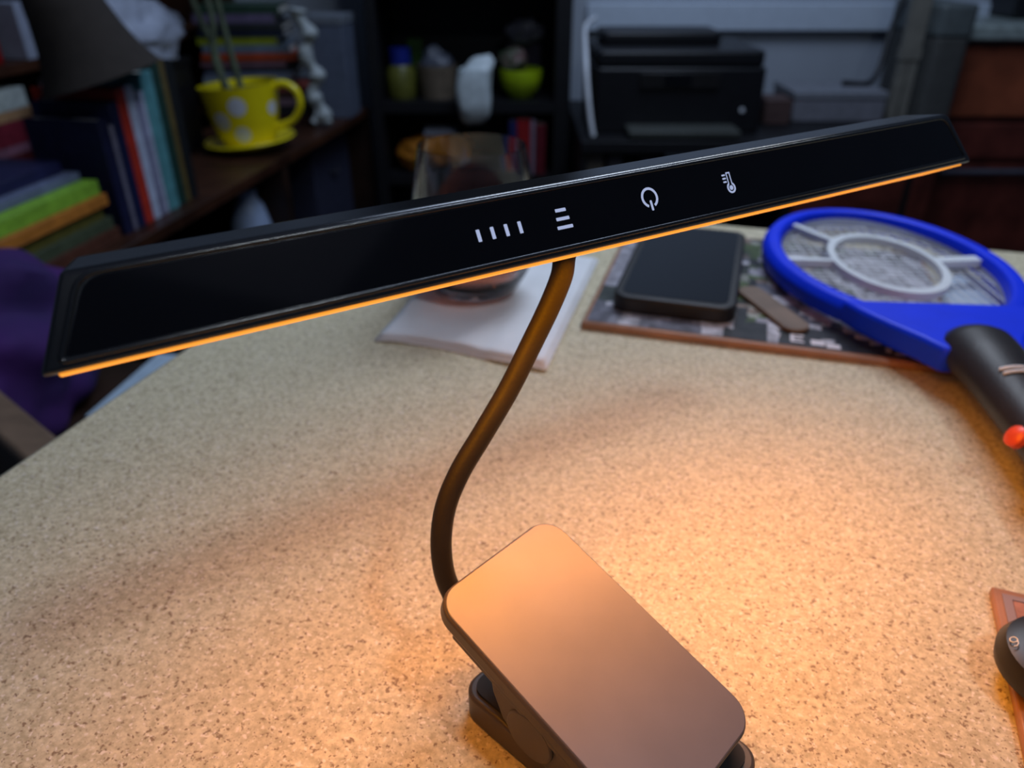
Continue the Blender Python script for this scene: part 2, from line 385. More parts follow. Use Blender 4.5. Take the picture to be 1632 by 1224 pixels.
# ------------------------------------------------------------------ glass on a napkin
NQ = [(-0.087, 0.434), (-0.030, 0.418), (0.010, 0.409), (0.020, 0.400), (0.0654, 0.563), (0.062, 0.578), (-0.035, 0.600), (-0.060, 0.575)]
bm = NB()
G = 26
def quad(u_, v_):
    a = Vector((-0.087, 0.434)); b = Vector((0.020, 0.398)); c = Vector((0.068, 0.572)); d = Vector((-0.045, 0.598))
    return (a * (1 - u_) + b * u_) * (1 - v_) + (d * (1 - u_) + c * u_) * v_
for layer in range(3):
    g = []
    for j in range(G + 1):
        row = []
        for i in range(G + 1):
            u_, v_ = i / G, j / G
            p = quad(0.5 + (u_ - 0.5) * (1 - 0.02 * layer), 0.5 + (v_ - 0.5) * (1 - 0.02 * layer))
            e = min(u_, 1 - u_, v_, 1 - v_)
            if u_ > 0.62 and v_ < 0.25: pass
            p.y += 0.004 * math.sin(u_ * 5.0) * (1 - v_)
            z = TZ + 0.0004 + 0.0014 * layer + max(0, 0.0020 * noise.noise(Vector((u_ * 4, v_ * 4, layer * 0.2)))) + 0.0012 * (1 if u_ > 0.66 else 0)
            row.append(bm.verts.new((p.x, p.y, z)))
        g.append(row)
    for j in range(G):
        for i in range(G): bm.faces.new((g[j][i], g[j][i + 1], g[j + 1][i + 1], g[j + 1][i]))
nap = obj('paper_napkin', bm, 'paper'); tag(nap, 'folded white paper napkin lying under the stemless glass', 'napkin')
so = nap.modifiers.new('solid', 'SOLIDIFY'); so.thickness = 0.0008; so.offset = 1
gz = TZ + 0.0062
gl = thing('stemless_glass', 'clear stemless wine glass with dark drink on white napkin', 'glass', frame((-0.026, 0.505, gz)))
prof = [(0.001, 0.0), (0.024, 0.0), (0.031, 0.004), (0.0385, 0.018), (0.0430, 0.036), (0.0425, 0.054), (0.0395, 0.074), (0.0350, 0.100),
        (0.0340, 0.100), (0.0383, 0.074), (0.0412, 0.054), (0.0416, 0.036), (0.0370, 0.019), (0.0290, 0.0075), (0.001, 0.006)]
obj('bowl', lathe(NB(), prof, 64), 'glass', gl, angle=70)
obj('drink', lathe(NB(), [(0.001, 0.0062), (0.0288, 0.0077), (0.0368, 0.0192), (0.0400, 0.029), (0.001, 0.029)], 64), 'drink', gl, angle=50)

# ------------------------------------------------------------------ collage board, phone
QF = frame((0.0446, 0.4523, TZ), R(-16.3))
BWd, BD = 0.232, 0.200
bd = thing('collage_board', 'flat board with printed photo collage and copper brown edge under the phone', 'board', QF)
obj('backing', boxb(0.0, BWd, 0.0, BD, 0.0, 0.005), 'copper', bd, bevel=0.0012)
pcols = [(0.03, 0.03, 0.035), (0.05, 0.06, 0.05), (0.30, 0.30, 0.36), (0.62, 0.60, 0.66), (0.10, 0.15, 0.05), (0.10, 0.08, 0.08), (0.42, 0.40, 0.46), (0.30, 0.22, 0.18), (0.16, 0.16, 0.20), (0.50, 0.50, 0.44)]
pm = [mat('printed_ink', c, 0.35, var=0.2, scale=120) for c in pcols]
bm = NB(); random.seed(3)
nx, ny = 34, 28
def pick(i, j):
    u_, v_ = i / nx, j / ny
    if 0.30 < u_ < 0.42 and v_ < 0.5 and abs((u_ - 0.33) - v_ * 0.09) < 0.035: return 3
    if u_ > 0.66 and 0.34 < v_ < 0.92 and noise.noise(Vector((u_ * 12, v_ * 12, 4.4))) > -0.28: return 3
    n = noise.noise(Vector((u_ * 9, v_ * 7, 1.7))); k = noise.noise(Vector((u_ * 15, v_ * 13, 9.1)))
    if u_ < 0.10 and v_ > 0.15: return 6 if v_ > 0.3 else 1
    if v_ < 0.12: return 8 if n < 0 and u_ < 0.32 else (3 if k > 0.28 else (0 if u_ > 0.3 else 2))
    if n > 0.30: return 6
    if n > 0.12: return 4
    if n > -0.02: return 9 if k > 0.1 else 1
    if n > -0.25: return 0 if k < 0.12 else 7
    return 8 if k > 0 else 3
for i in range(nx):
    for j in range(ny):
        x0 = 0.003 + (BWd - 0.006) * i / nx; x1 = 0.003 + (BWd - 0.006) * (i + 1) / nx
        y0 = 0.004 + (BD - 0.007) * j / ny; y1 = 0.004 + (BD - 0.007) * (j + 1) / ny
        jit = [(x0, y0), (x1, y0), (x1, y1), (x0, y1)]
        vs = []
        for x, y in jit:
            n1 = noise.noise(Vector((x * 260, y * 260, 0))); n2 = noise.noise(Vector((x * 260, y * 260, 7)))
            inner = 0.004 < x < BWd - 0.004 and 0.005 < y < BD - 0.005
            vs.append(bm.verts.new((x + (0.0028 * n1 if inner else 0), y + (0.0028 * n2 if inner else 0), 0.0053)))
        bm.faces.new(vs).material_index = pick(i, j)
bmesh.ops.remove_doubles(bm, verts=bm.verts, dist=0.00005)
obj('printed_sheet', bm, pm, bd, smooth=False, label='dark photo collage print with grey and white patches')
wi = mat('white_ink', (0.75, 0.70, 0.74), 0.4)
obj('printed_letter', prism(NB(), [(0.130, 0.009), (0.138, 0.009), (0.138, 0.011), (0.132, 0.011), (0.132, 0.0135), (0.137, 0.0135), (0.137, 0.0155), (0.132, 0.0155), (0.132, 0.018), (0.138, 0.018), (0.138, 0.020), (0.130, 0.020)], 0.0053, 0.00545), wi, bd, smooth=False, label='white printed letter')
for x0, x1, y0, y1 in ((0.142, 0.150, 0.008, 0.015), (0.151, 0.159, 0.006, 0.012), (0.185, 0.188, 0.010, 0.016), (0.190, 0.196, 0.008, 0.011), (0.198, 0.201, 0.007, 0.012)):
    obj('printed_mark', boxb(x0, x1, y0, y1, 0.0053, 0.00545), wi, bd, smooth=False, label='small white printed mark')
ph = thing('mobile_phone', 'black mobile phone in thick case lying on collage board', 'phone', frame((0.127, 0.533, TZ + 0.0054), R(-17)))
obj('case', prism(NB(), rrect(-0.040, 0.040, -0.079, 0.079, 0.011, 8), 0, 0.0115), 'phone', ph, bevel=0.002, segs=3)
obj('screen', prism(NB(), rrect(-0.0345, 0.0345, -0.073, 0.073, 0.007, 8), 0.0105, 0.0117), 'screen', ph)
pen = obj('wooden_spatula', prism(NB(), [(x, y) for x, y in rrect(-0.0090, 0.0090, -0.036, 0.036, 0.0080, 6)], 0, 0.003), 'tan', fr=frame((0.1735, 0.470, TZ + 0.0054), R(14)), bevel=0.0008)
tag(pen, 'short flat tan stick on collage board between phone and blue racket', 'stick')

# ------------------------------------------------------------------ bug zapper racket
RF = frame((0.269, 0.523, TZ + 0.0075), R(-4.5), R(-1.0))
rk = thing('insect_racket', 'bright blue electric insect racket with black handle lying over collage board', 'racket', RF)
ra, rb = 0.0745, 0.1150
def egg(a_, b_, th):
    x = a_ * math.cos(th); y = b_ * math.sin(th)
    if y < 0: x *= 1 - 0.10 * (y / b_) ** 2
    return x, y
n = 72
bm = NB(); rings = []
sec = [(0.0, 0.0), (0.012, 0.002), (0.013, 0.011), (0.009, 0.0165), (0.001, 0.0165), (-0.001, 0.012), (-0.001, 0.003)]
for i in range(n):
    th = 2 * PI * i / n; x, y = egg(ra, rb, th); x2, y2 = egg(ra + 0.001, rb + 0.001, th); nv = Vector((math.cos(th) / ra, math.sin(th) / rb)).normalized()
    rings.append([bm.verts.new((x + nv.x * (o - 0.004), y + nv.y * (o - 0.004), z)) for o, z in sec])
for i in range(n):
    A, B = rings[i], rings[(i + 1) % n]
    for k in range(len(sec)): bm.faces.new((A[k], A[(k + 1) % len(sec)], B[(k + 1) % len(sec)], B[k]))
obj('rim', bm, 'blue', rk, bevel=0.0015, segs=2, angle=60)
obj('throat', prism(NB(), [(-0.057, -0.087), (0.057, -0.087), (0.051, -0.102), (0.041, -0.120), (0.029, -0.138), (0.021, -0.154), (-0.021, -0.154), (-0.029, -0.138), (-0.041, -0.120), (-0.051, -0.102)], 0.002, 0.0175), 'blue', rk, bevel=0.003, segs=3)
bm = NB(); lathe(bm, [(1.0, 0.008), (1.15, 0.008), (1.15, 0.0130), (1.0, 0.0130)], 64, sx=0.033, sy=0.054, closed=True)
for ang, r0, r1 in ((118, 0.046, 0.096), (180, 0.036, 0.073), (10, 0.037, 0.074)):
    c_, s_ = math.cos(R(ang)), math.sin(R(ang)); w_ = 0.0028 if ang != 10 else 0.005
    px_, py_ = -s_ * w_, c_ * w_
    prism(bm, [(c_ * r0 + px_, s_ * r0 + py_), (c_ * r0 - px_, s_ * r0 - py_), (c_ * r1 - px_, s_ * r1 - py_), (c_ * r1 + px_, s_ * r1 + py_)], 0.0075, 0.0125)
obj('guard_frame', bm, 'white_plastic', rk, label='pale plastic inner oval with spokes')
bm = NB()
for z in (0.0055,):
    k = -0.070
    while k < 0.071:
        yy = rb * math.sqrt(max(0, 1 - (k / ra) ** 2)) - 0.002
        if yy > 0.01: tube(bm, [(k, -yy * 0.97, z), (k, yy, z)], 0.00040, 5)
        k += 0.0072
    k = -0.100
    while k < 0.104:
        xx = ra * math.sqrt(max(0, 1 - (k / rb) ** 2)) * (1 - (0.1 * (k / rb) ** 2 if k < 0 else 0)) - 0.002
        if xx > 0.01: tube(bm, [(-xx, k, z + 0.0004), (xx, k, z + 0.0004)], 0.00040, 5)
        k += 0.0072
obj('wire_mesh', bm, 'wire', rk, smooth=False)
obj('inner_lip', (lambda b_: [lathe(b_, [(0.972, 0.005), (0.92, 0.004), (0.92, 0.007), (0.972, 0.0125)], 64, sx=ra, sy=rb, closed=True), b_][1])(NB()), 'clear_plastic', rk, label='pale see-through plastic lip inside blue rim')
obj('side_tab', prism(NB(), rrect(0.036, 0.054, -0.106, -0.088, 0.003, 4), 0.003, 0.012), 'clear_plastic', rk, bevel=0.001)
cdd = obj('blue_card', boxb(-0.026, 0.026, -0.036, 0.036, 0, 0.0012), mat('pale_blue_card', (0.52, 0.64, 0.78), 0.5), fr=frame((0.335, 0.500, TZ + 0.0003), R(-35))); tag(cdd, 'pale blue card on the table seen through the racket', 'card')
# handle: flattened tapered body running toward the camera
hp = [(0.001, -0.134, 0.0105), (0.001, -0.144, 0.012), (0.000, -0.160, 0.0125), (-0.002, -0.182, 0.0125), (-0.005, -0.21, 0.0125), (-0.010, -0.27, 0.012), (-0.014, -0.31, 0.0115), (-0.015, -0.322, 0.0115)]
hr = [0.017, 0.0205, 0.0195, 0.0175, 0.0160, 0.0155, 0.0150, 0.011]
cp_ = catmull(hp, 5); rr = []
for i in range(len(cp_)):
    f_ = i / (len(cp_) - 1) * (len(hr) - 1); k = min(int(f_), len(hr) - 2); rr.append(hr[k] + (hr[k + 1] - hr[k]) * (f_ - k))
hd = obj('handle', tube(NB(), cp_, rr, 28, flat=0.74), 'handle', rk, label='black rubber handle')
for yy, r_ in ((-0.1900, 0.0182), (-0.1940, 0.0180)):
    obj('band', tube(NB(), [(-0.0024 + r_ * math.cos(R(q)), yy, 0.0125 + r_ * 0.745 * math.sin(R(q))) for q in range(55, 125, 6)], 0.0009, 6), 'white_plastic', hd, label='thin silver band')
obj('button', lathe(NB(), [(0.0052, 0.0), (0.0052, 0.003), (0.0035, 0.0045), (0.0005, 0.005)], 24, cap0=True, cap1=True), 'red_lens', hd, fr=RF @ frame((-0.0235, -0.2400, 0.0150), 0, 0, R(-58)), label='small red button')

# ------------------------------------------------------------------ lower right: bordered board and dark round device
Q2 = frame((0.185, 0.2185, TZ), R(-21))
b2 = thing('bordered_board', 'small board with ornate reddish border at the right edge', 'board', Q2)
obj('backing', boxb(0, 0.16, -0.16, 0.0, 0, 0.004), 'copper', b2, bevel=0.001)
obj('printed_sheet', boxb(0.0065, 0.1535, -0.1535, -0.0065, 0.004, 0.0044), mat('ornate_print', (0.45, 0.20, 0.13), 0.5, scale=160, col2=(0.20, 0.075, 0.045)), b2)
bm = NB()
for x0, x1, y0, y1 in ((0.003, 0.157, -0.0062, -0.0038), (0.003, 0.157, -0.1562, -0.1538), (0.003, 0.0062, -0.1538, -0.0062), (0.1538, 0.157, -0.1538, -0.0062)):
    box(bm, x0, x1, y0, y1, 0.0040, 0.0046)
obj('border', bm, mat('grey_border_ink', (0.30, 0.22, 0.22), 0.4), b2, label='thin grey border line')
dvc = thing('round_device', 'dark glossy rounded device resting on the ornate bordered board', 'device', frame((0.1835, 0.1735, TZ + 0.0047), R(-20)) @ Matrix.Scale(0.80, 4))
obj('shell', lathe(NB(), [(0.0, 0.0), (0.020, 0.0), (0.0255, 0.004), (0.0262, 0.009), (0.0235, 0.0145), (0.016, 0.0175), (0.0, 0.018)], 48), 'black_gloss', dvc)
bm = NB()
arc9 = [(0.0022 * math.cos(R(q)), 0.0022 * math.sin(R(q)) + 0.002, 0) for q in range(0, 361, 20)]
tube(bm, arc9, 0.0004, 6); tube(bm, [(0.0022, 0.002, 0), (0.0018, -0.0015, 0), (0.0002, -0.0034, 0), (-0.0015, -0.0032, 0)], 0.0004, 6)
obj('mark', bm, 'white_plastic', dvc, fr=frame((0.1670, 0.1785, TZ + 0.0180), R(-12), 0, R(-26)) @ Matrix.Scale(0.50, 4), label='pale curved character mark')

# ------------------------------------------------------------------ books
def book(label, fr, t_, h, d_, col, group, name='book', lean=0.0):
    """stands upright: x thickness, y depth (spine at y = 0), z height"""
    if lean: fr = fr @ Matrix.Rotation(lean, 4, 'Y')
    o = thing(name, label, 'book', fr, group)
    bm = NB(); c = 0.0022
    box(bm, 0, c, 0, d_, 0, h); box(bm, t_ - c, t_, 0, d_, 0, h); box(bm, c, t_ - c, 0, c, 0, h)
    obj('cover', bm, cmat(col), o, bevel=0.0006)
    obj('page_block', boxb(c, t_ - c, c, d_ - 0.003, 0.003, h - 0.003), 'pages', o)
    return o
def flat(x, y, z, rz=0.0, base=SH):
    """frame for a book lying flat: spine along +x at front (y), thickness up"""
    return base @ frame((x, y, z), rz) @ Matrix(((0, 0, 1, 0), (0, 1, 0, 0), (-1, 0, 0, 0), (0, 0, 0, 1))) @ Matrix.Identity(4)
# flat(): local x (thickness) -> -z ; shift by thickness handled in caller

def lying(label, x, y, z, length, t_, d_, col, group, rz=0.0, base=SH):
    fr = base @ frame((x, y, z + t_), rz) @ Matrix(((0, 0, 1, 0), (0, 1, 0, 0), (-1, 0, 0, 0), (0, 0, 0, 1)))
    return book(label, fr, t_, length, d_, col, group)

ZS = 0.712
# low shelf unit along the left
ls = thing('low_bookcase', 'low dark brown open bookcase along the left side full of books', 'bookcase', SH)
obj('top_board', boxb(-0.33, 1.13, -0.032, 0.30, ZS - 0.022, ZS), 'wood_red', ls, bevel=0.002)
obj('shelf', boxb(-0.308, 1.108, -0.02, 0.29, 0.38, 0.40), 'wood_dark', ls)
obj('shelf', boxb(-0.308, 1.108, -0.02, 0.29, 0.06, 0.08), 'wood_dark', ls)
obj('back_panel', boxb(-0.308, 1.108, 0.291, 0.30, 0.0, ZS - 0.0225), 'wood_dark', ls)
for x in (-0.33, -0.02, 0.52, 1.108):
    obj('side_panel', boxb(x, x + 0.022, -0.03, 0.29, 0.0, ZS - 0.0225), 'wood_dark', ls)

# upright books on it
ups = [('slim navy book leaning at the left of the upright row', .024, .185, .13, (0.010, 0.012, 0.05)),
       ('slim grey book between two navy books in the upright row', .010, .172, .13, (0.20, 0.19, 0.26)),
       ('navy book left of the red book in the upright row', .022, .205, .14, (0.008, 0.012, 0.06)),
       ('bright red book in the upright row beside the yellow cup', .024, .221, .15, (0.50, 0.035, 0.018)),
       ('thick white book right of the red book', .022, .222, .15, (0.50, 0.56, 0.72)),
       ('thin lavender grey book right of the thick white book', .011, .195, .14, (0.22, 0.22, 0.36)),
       ('thin white book left of the teal book', .012, .208, .14, (0.42, 0.46, 0.60)),
       ('wide teal book in the upright row', .034, .236, .15, (0.10, 0.30, 0.33)),
       ('tall dark green book right of the teal book', .024, .255, .16, (0.012, 0.045, 0.035)),
       ('thin olive brown book right of the dark green book', .014, .250, .16, (0.14, 0.10, 0.03)),
       ('black book at the right end of the upright row by the cup', .026, .245, .16, (0.010, 0.012, 0.014))]
x = 0.012 - 0.035
for lab, t_, h, d_, col in ups:
    book(lab, SH @ frame((x, 0.0, ZS)), t_, h, d_, col, 'upright books on the low bookcase')
    x += t_ + 0.0012
# stack of lying books at near left
z = ZS + 0.0004
st = [('brown book at bottom of the near left stack', .27, .020, .17, (0.10, 0.035, 0.02)),
      ('grey green book second from bottom of the near left stack', .26, .018, .17, (0.07, 0.09, 0.05)),
      ('olive book in middle of the near left stack', .255, .020, .17, (0.13, 0.12, 0.025)),
      ('orange book under the lime green book', .26, .018, .17, (0.55, 0.20, 0.03)),
      ('lime green book in the near left stack', .25, .022, .165, (0.26, 0.52, 0.045)),
      ('pale blue grey book on top of the near left stack', .22, .012, .14, (0.16, 0.19, 0.30)),
      ('dark navy book topping the near left stack', .19, .018, .13, (0.015, 0.017, 0.07))]
for i, (lab, le, t_, d_, col) in enumerate(st):
    off = [0.0, .004, -.004, .0, .005, .03, .05][i]
    lying(lab, -0.305 + off, (0.0, 0.004, 0.008, 0.0, 0.006, 0.03, 0.05)[i], z, le, t_, d_, col, 'books lying in the near left stack'); z += t_ + 0.0005
# tall stack further along
z = ZS + 0.0004
SB = frame((-0.795, 2.12, 0), R(4))
cols2 = [('dark maroon', (0.05, 0.010, 0.012), .022, .27), ('black', (0.012, 0.012, 0.016), .024, .265), ('pink grey', (0.18, 0.11, 0.14), .016, .24), ('dark brown', (0.05, 0.02, 0.015), .018, .265),
         ('brick red', (0.26, 0.045, 0.030), .014, .26), ('pale grey', (0.24, 0.30, 0.34), .022, .22), ('slate grey', (0.12, 0.14, 0.20), .012, .23), ('black narrow', (0.01, 0.01, 0.014), .012, .235),
         ('mauve', (0.26, 0.14, 0.18), .014, .215), ('orange red', (0.38, 0.055, 0.015), .018, .25), ('blue grey', (0.13, 0.17, 0.22), .018, .22), ('yellow green', (0.24, 0.28, 0.012), .020, .20),
         ('dark blue', (0.012, 0.02, 0.05), .014, .215), ('charcoal', (0.02, 0.024, 0.026), .016, .21), ('dusty purple', (0.13, 0.10, 0.18), .020, .20), ('dark green', (0.02, 0.05, 0.03), .020, .21)]
for i, (cn, col, t_, le) in enumerate(cols2):
    lying(cn + ' book lying in the tall stack behind the yellow cup', 0.006 * math.sin(i * 2.1), 0.003 * math.cos(i * 1.7) + 0.004, z, le, t_, .15, col, 'books in the tall stack behind the cup', base=SB); z += t_ + 0.0004
# pale knobbly ornament right of that stack
bm = NB(); zz = ZS
pp = []; rad = []
for i in range(15):
    f_ = i / 14; pp.append((0.010 * math.sin(i * 1.3) - 0.020 * f_, 0, 0.012 + 0.27 * f_)); rad.append(0.017 + 0.008 * math.sin(i * 2.4))
cpts = catmull(pp, 4); rr = []
for i in range(len(cpts)):
    f_ = i / (len(cpts) - 1) * 14; k = min(int(f_), 13); rr.append(rad[k] + (rad[k + 1] - rad[k]) * (f_ - k))
tube(bm, cpts, rr, 16)
for s_ in (-1, 1): tube(bm, catmull([(s_ * 0.004, 0, 0.04), (s_ * 0.016, -0.005, 0.018), (s_ * 0.022, -0.012, 0.0095)], 4), 0.0092, 12)
o = obj('ornament', bm, mat('pale_cream_ceramic', (0.40, 0.44, 0.44), 0.5), fr=frame((-0.500, 2.10, ZS + 0.0006)), subsurf=1)
tag(o, 'pale lumpy upright ornament right of the tall book stack', 'ornament')
bx = thing('storage_box', 'upright blue grey box at the far end of the low bookcase', 'box', frame((-0.548, 2.215, ZS + 0.0005), R(-6)))
obj('body', boxb(0, 0.105, 0, 0.10, 0, 0.235), mat('blue_grey_board', (0.10, 0.12, 0.17), 0.6), bx, bevel=0.002)
obj('lid', boxb(-0.002, 0.107, -0.002, 0.102, 0.2352, 0.258), mat('grey_board', (0.16, 0.18, 0.21), 0.6), bx, bevel=0.002)

# things inside the low bookcase
for lab, x0, le, t_, h, col in (('slate blue box in the low bookcase under the upright books', 0.05, .20, .16, .20, (0.05, 0.065, 0.10)), ('dark navy box in the low bookcase near its far end', 0.80, .26, .2, .26, (0.022, 0.025, 0.055))):
    b_ = thing('fabric_bin', lab, 'box', SH @ frame((x0, 0.02, 0.4004)))
    obj('body', boxb(0, le, 0, t_, 0, h), cmat(col, 0.8), b_, bevel=0.004)
    obj('handle', tube(NB(), catmull([(le / 2 - 0.03, -0.001, h * 0.7), (le / 2, -0.010, h * 0.66), (le / 2 + 0.03, -0.001, h * 0.7)], 5), 0.003, 8), cmat((0.03, 0.03, 0.04), 0.8), b_)
o = obj('ceramic_jar', lathe(NB(), [(0.0, 0.0), (0.030, 0.0), (0.042, 0.03), (0.045, 0.09), (0.045, 0.17), (0.034, 0.215), (0.022, 0.235), (0.024, 0.250), (0.0, 0.253)], 32), mat('blue_white_glaze', (0.35, 0.44, 0.62), 0.25), fr=SH @ frame((0.462, 0.040, 0.4004)))
tag(o, 'blue white rounded jar in the low bookcase below the yellow cup', 'jar')

# yellow cup planter
CF = SH @ frame((0.578, 0.072, ZS))
cup = thing('teacup_planter', 'big yellow teacup planter with pale dots on a matching saucer', 'planter', CF @ frame((0.008, 0, 0.006), R(-80), 0, R(-4)) @ Matrix.Scale(0.93, 4))
obj('saucer', lathe(NB(), [(0.0, 0.0), (0.060, 0.0), (0.085, 0.006), (0.112, 0.020), (0.110, 0.024), (0.080, 0.012), (0.0, 0.010)], 56), 'yellow', cup)
cprof = [(0.0, 0.011), (0.060, 0.011), (0.069, 0.024), (0.084, 0.080), (0.092, 0.140), (0.0950, 0.152), (0.0910, 0.152), (0.0885, 0.140), (0.0870, 0.130), (0.0, 0.130)]
cb = obj('cup', lathe(NB(), cprof, 64), 'yellow', cup)
obj('soil', lathe(NB(), [(0.0, 0.1305), (0.086, 0.1305), (0.084, 0.134), (0.0, 0.137)], 32), 'soil', cup)
obj('handle', tube(NB(), catmull([(0.080, -0.01, 0.132), (0.112, -0.014, 0.146), (0.143, -0.018, 0.128), (0.147, -0.018, 0.092), (0.120, -0.014, 0.058), (0.070, -0.008, 0.045)], 8), 0.0085, 14), 'yellow', cup)
def dot(az, zc, r):
    bm = NB(); n = 24; vs = []
    def cr(z_): 
        for (r0, z0), (r1, z1) in zip(cprof[1:5], cprof[2:6]):
            if z0 <= z_ <= z1: return r0 + (r1 - r0) * (z_ - z0) / (z1 - z0)
        return 0.08
    cen = None
    ringsd = []
    for k in (0.0, 0.5, 1.0):
        ring = []
        for i in range(n if k else 1):
            z_ = zc + k * r * math.sin(2 * PI * i / n); rr_ = cr(z_) + 0.0010
            a_ = az + k * r * math.cos(2 * PI * i / n) / rr_
            ring.append(bm.verts.new((rr_ * math.cos(a_), rr_ * math.sin(a_), z_)))
        ringsd.append(ring)
    for i in range(n): bm.faces.new((ringsd[0][0], ringsd[1][i], ringsd[1][(i + 1) % n]))
    for i in range(n): bm.faces.new((ringsd[1][i], ringsd[2][i], ringsd[2][(i + 1) % n], ringsd[1][(i + 1) % n]))
    obj('dot', bm, 'dot', cb, fr=WM[cup], label='pale grey painted dot')
dot(R(-80), 0.110, 0.0215); dot(R(-112), 0.078, 0.0215); dot(R(-82), 0.044, 0.0190); dot(R(-20), 0.095, 0.016); dot(R(-172), 0.118, 0.016); dot(R(100), 0.09, 0.016); dot(R(40), 0.06, 0.016); dot(R(160), 0.06, 0.016)
pl = thing('potted_plant', 'grey green plant stems rising from the yellow cup', 'plant', CF @ frame((0, 0, 0.1325), R(-80)))
for i, P in enumerate(([(-0.035, 0, 0), (-0.045, 0, 0.09), (-0.070, 0.0, 0.18), (-0.085, 0.01, 0.32)], [(-0.005, 0.02, 0), (-0.018, 0.02, 0.10), (-0.026, 0.02, 0.2), (-0.03, 0.02, 0.34)], [(-0.02, -0.02, 0), (-0.040, -0.02, 0.07), (-0.030, -0.02, 0.16), (-0.055, -0.02, 0.30)])):
    obj('stem', tube(NB(), catmull(P, 6), [0.0075 - 0.00012 * j for j in range(19)], 10), 'stem', pl)
def leaf(bm, L_, w_, up, az, z0, x0):
    n = 9; vs = []
    for i in range(n + 1):
        f_ = i / n; ww = w_ * math.sin(PI * min(1, f_ * 0.96 + 0.04)) ** 0.7
        r_ = L_ * f_; zz_ = z0 + up * math.sin(f_ * PI * 0.8) * L_
        c_, s_ = math.cos(az), math.sin(az)
        vs.append([bm.verts.new((x0 + c_ * r_ - s_ * ww * e, s_ * r_ + c_ * ww * e, zz_ + (0.25 * ww if e else 0))) for e in (-1, 0, 1)])
    for i in range(n):
        for e in (0, 1): bm.faces.new((vs[i][e], vs[i][e + 1], vs[i + 1][e + 1], vs[i + 1][e]))
for i in range(6):
    bm = NB(); leaf(bm, 0.13, 0.022, 0.5, i * 1.05, 0.27 + 0.008 * i, -0.05)
    lf = obj('leaf', bm, 'stem', pl); sm = lf.modifiers.new('solid', 'SOLIDIFY'); sm.thickness = 0.0015

# felt hat on the upright books
bm = NB()
lathe(bm, [(0.112, 0.0), (0.106, 0.010), (0.092, 0.035), (0.078, 0.075), (0.068, 0.120), (0.061, 0.160), (0.045, 0.176), (0.0, 0.180),
           (0.0, 0.177), (0.043, 0.173), (0.0585, 0.158), (0.065, 0.120), (0.075, 0.075), (0.089, 0.035), (0.103, 0.010), (0.110, -0.001)], 48)
o = obj('felt_hat', bm, 'hat', fr=frame((-0.645, 1.290, 0.951), 0, R(3), R(-15)) @ Matrix.Scale(0.84, 4))
tag(o, 'dark brown flared felt hat sitting on the upright books', 'hat')

# crate and plastic bag behind the books
cr_ = thing('cardboard_crate', 'dark crate behind the upright books under a pale bag', 'crate', SH @ frame((0.235, 0.195, ZS + 0.0004)))
obj('body', boxb(0, 0.36, 0, 0.10, 0, 0.185), 'wood_black', cr_, bevel=0.002)
obj('lid', boxb(-0.003, 0.363, -0.003, 0.103, 0.1853, 0.20), 'wood_black', cr_, bevel=0.002)
o = obj('plastic_bag', lump(0.150, 0.070, 0.080, 0.30, 1.8, 3, 4, 0.6), 'greybag', fr=SH @ frame((0.455, 0.235, 0.962)))
tag(o, 'crumpled pale blue white plastic bag above the upright books', 'bag')

# wall shelf unit further left
ws = thing('wall_shelf_unit', 'reddish wooden shelf unit at the upper left corner', 'shelf', SH)
for zz in (0.30, 0.752, 0.938, 1.30):
    obj('shelf', boxb(-0.398, 1.10, 0.34, 0.64, zz - 0.018, zz), 'wood_red', ws)
for x in (-0.42, 1.10): obj('side_panel', boxb(x, x + 0.022, 0.335, 0.645, 0, 1.32), 'wood_red', ws)
obj('back_panel', boxb(-0.398, 1.10, 0.641, 0.645, 0, 1.32), 'wood_dark', ws)
z = 0.7524
for lab, le, t_, col in (('dark red book at bottom of the pile on the wall shelf', .26, .030, (0.10, 0.012, 0.014)), ('mauve book second in the pile on the wall shelf', .25, .016, (0.26, 0.11, 0.16)),
                         ('thick maroon book in the pile on the wall shelf', .25, .042, (0.20, 0.018, 0.035)), ('tan book near top of the pile on the wall shelf', .24, .018, (0.42, 0.24, 0.12)), ('white book on top of the pile on the wall shelf', .22, .036, (0.50, 0.55, 0.52))):
    lying(lab, 0.03, 0.345, z, le, t_, .17, col, 'books piled on the wall shelf'); z += t_ + 0.0006
o = obj('small_carton', boxb(0, 0.05, 0, 0.06, 0, 0.10), mat('pale_card', (0.30, 0.33, 0.42), 0.6), fr=SH @ frame((0.285, 0.345, 0.9384)), bevel=0.002); tag(o, 'small pale blue white carton on the upper wall shelf', 'box')
o = obj('red_tin', lathe(NB(), [(0.0, 0.0), (0.038, 0.0), (0.040, 0.004), (0.040, 0.080), (0.034, 0.084), (0.0, 0.086)], 32), cmat((0.30, 0.01, 0.01), 0.3), fr=SH @ frame((0.225, 0.400, 0.9384))); tag(o, 'dark red round tin on the upper wall shelf', 'tin')
o = obj('wooden_figure', tube(NB(), catmull([(0, 0, 0.001), (0.004, 0, 0.05), (-0.004, 0, 0.10), (0.0, 0, 0.16)], 5), [0.020 + 0.006 * math.sin(i * 0.9) for i in range(16)], 14), mat('pinkish_clay', (0.30, 0.17, 0.13), 0.6), fr=SH @ frame((0.395, 0.375, 0.9384))); tag(o, 'pinkish tan upright figure on the upper wall shelf', 'figurine')

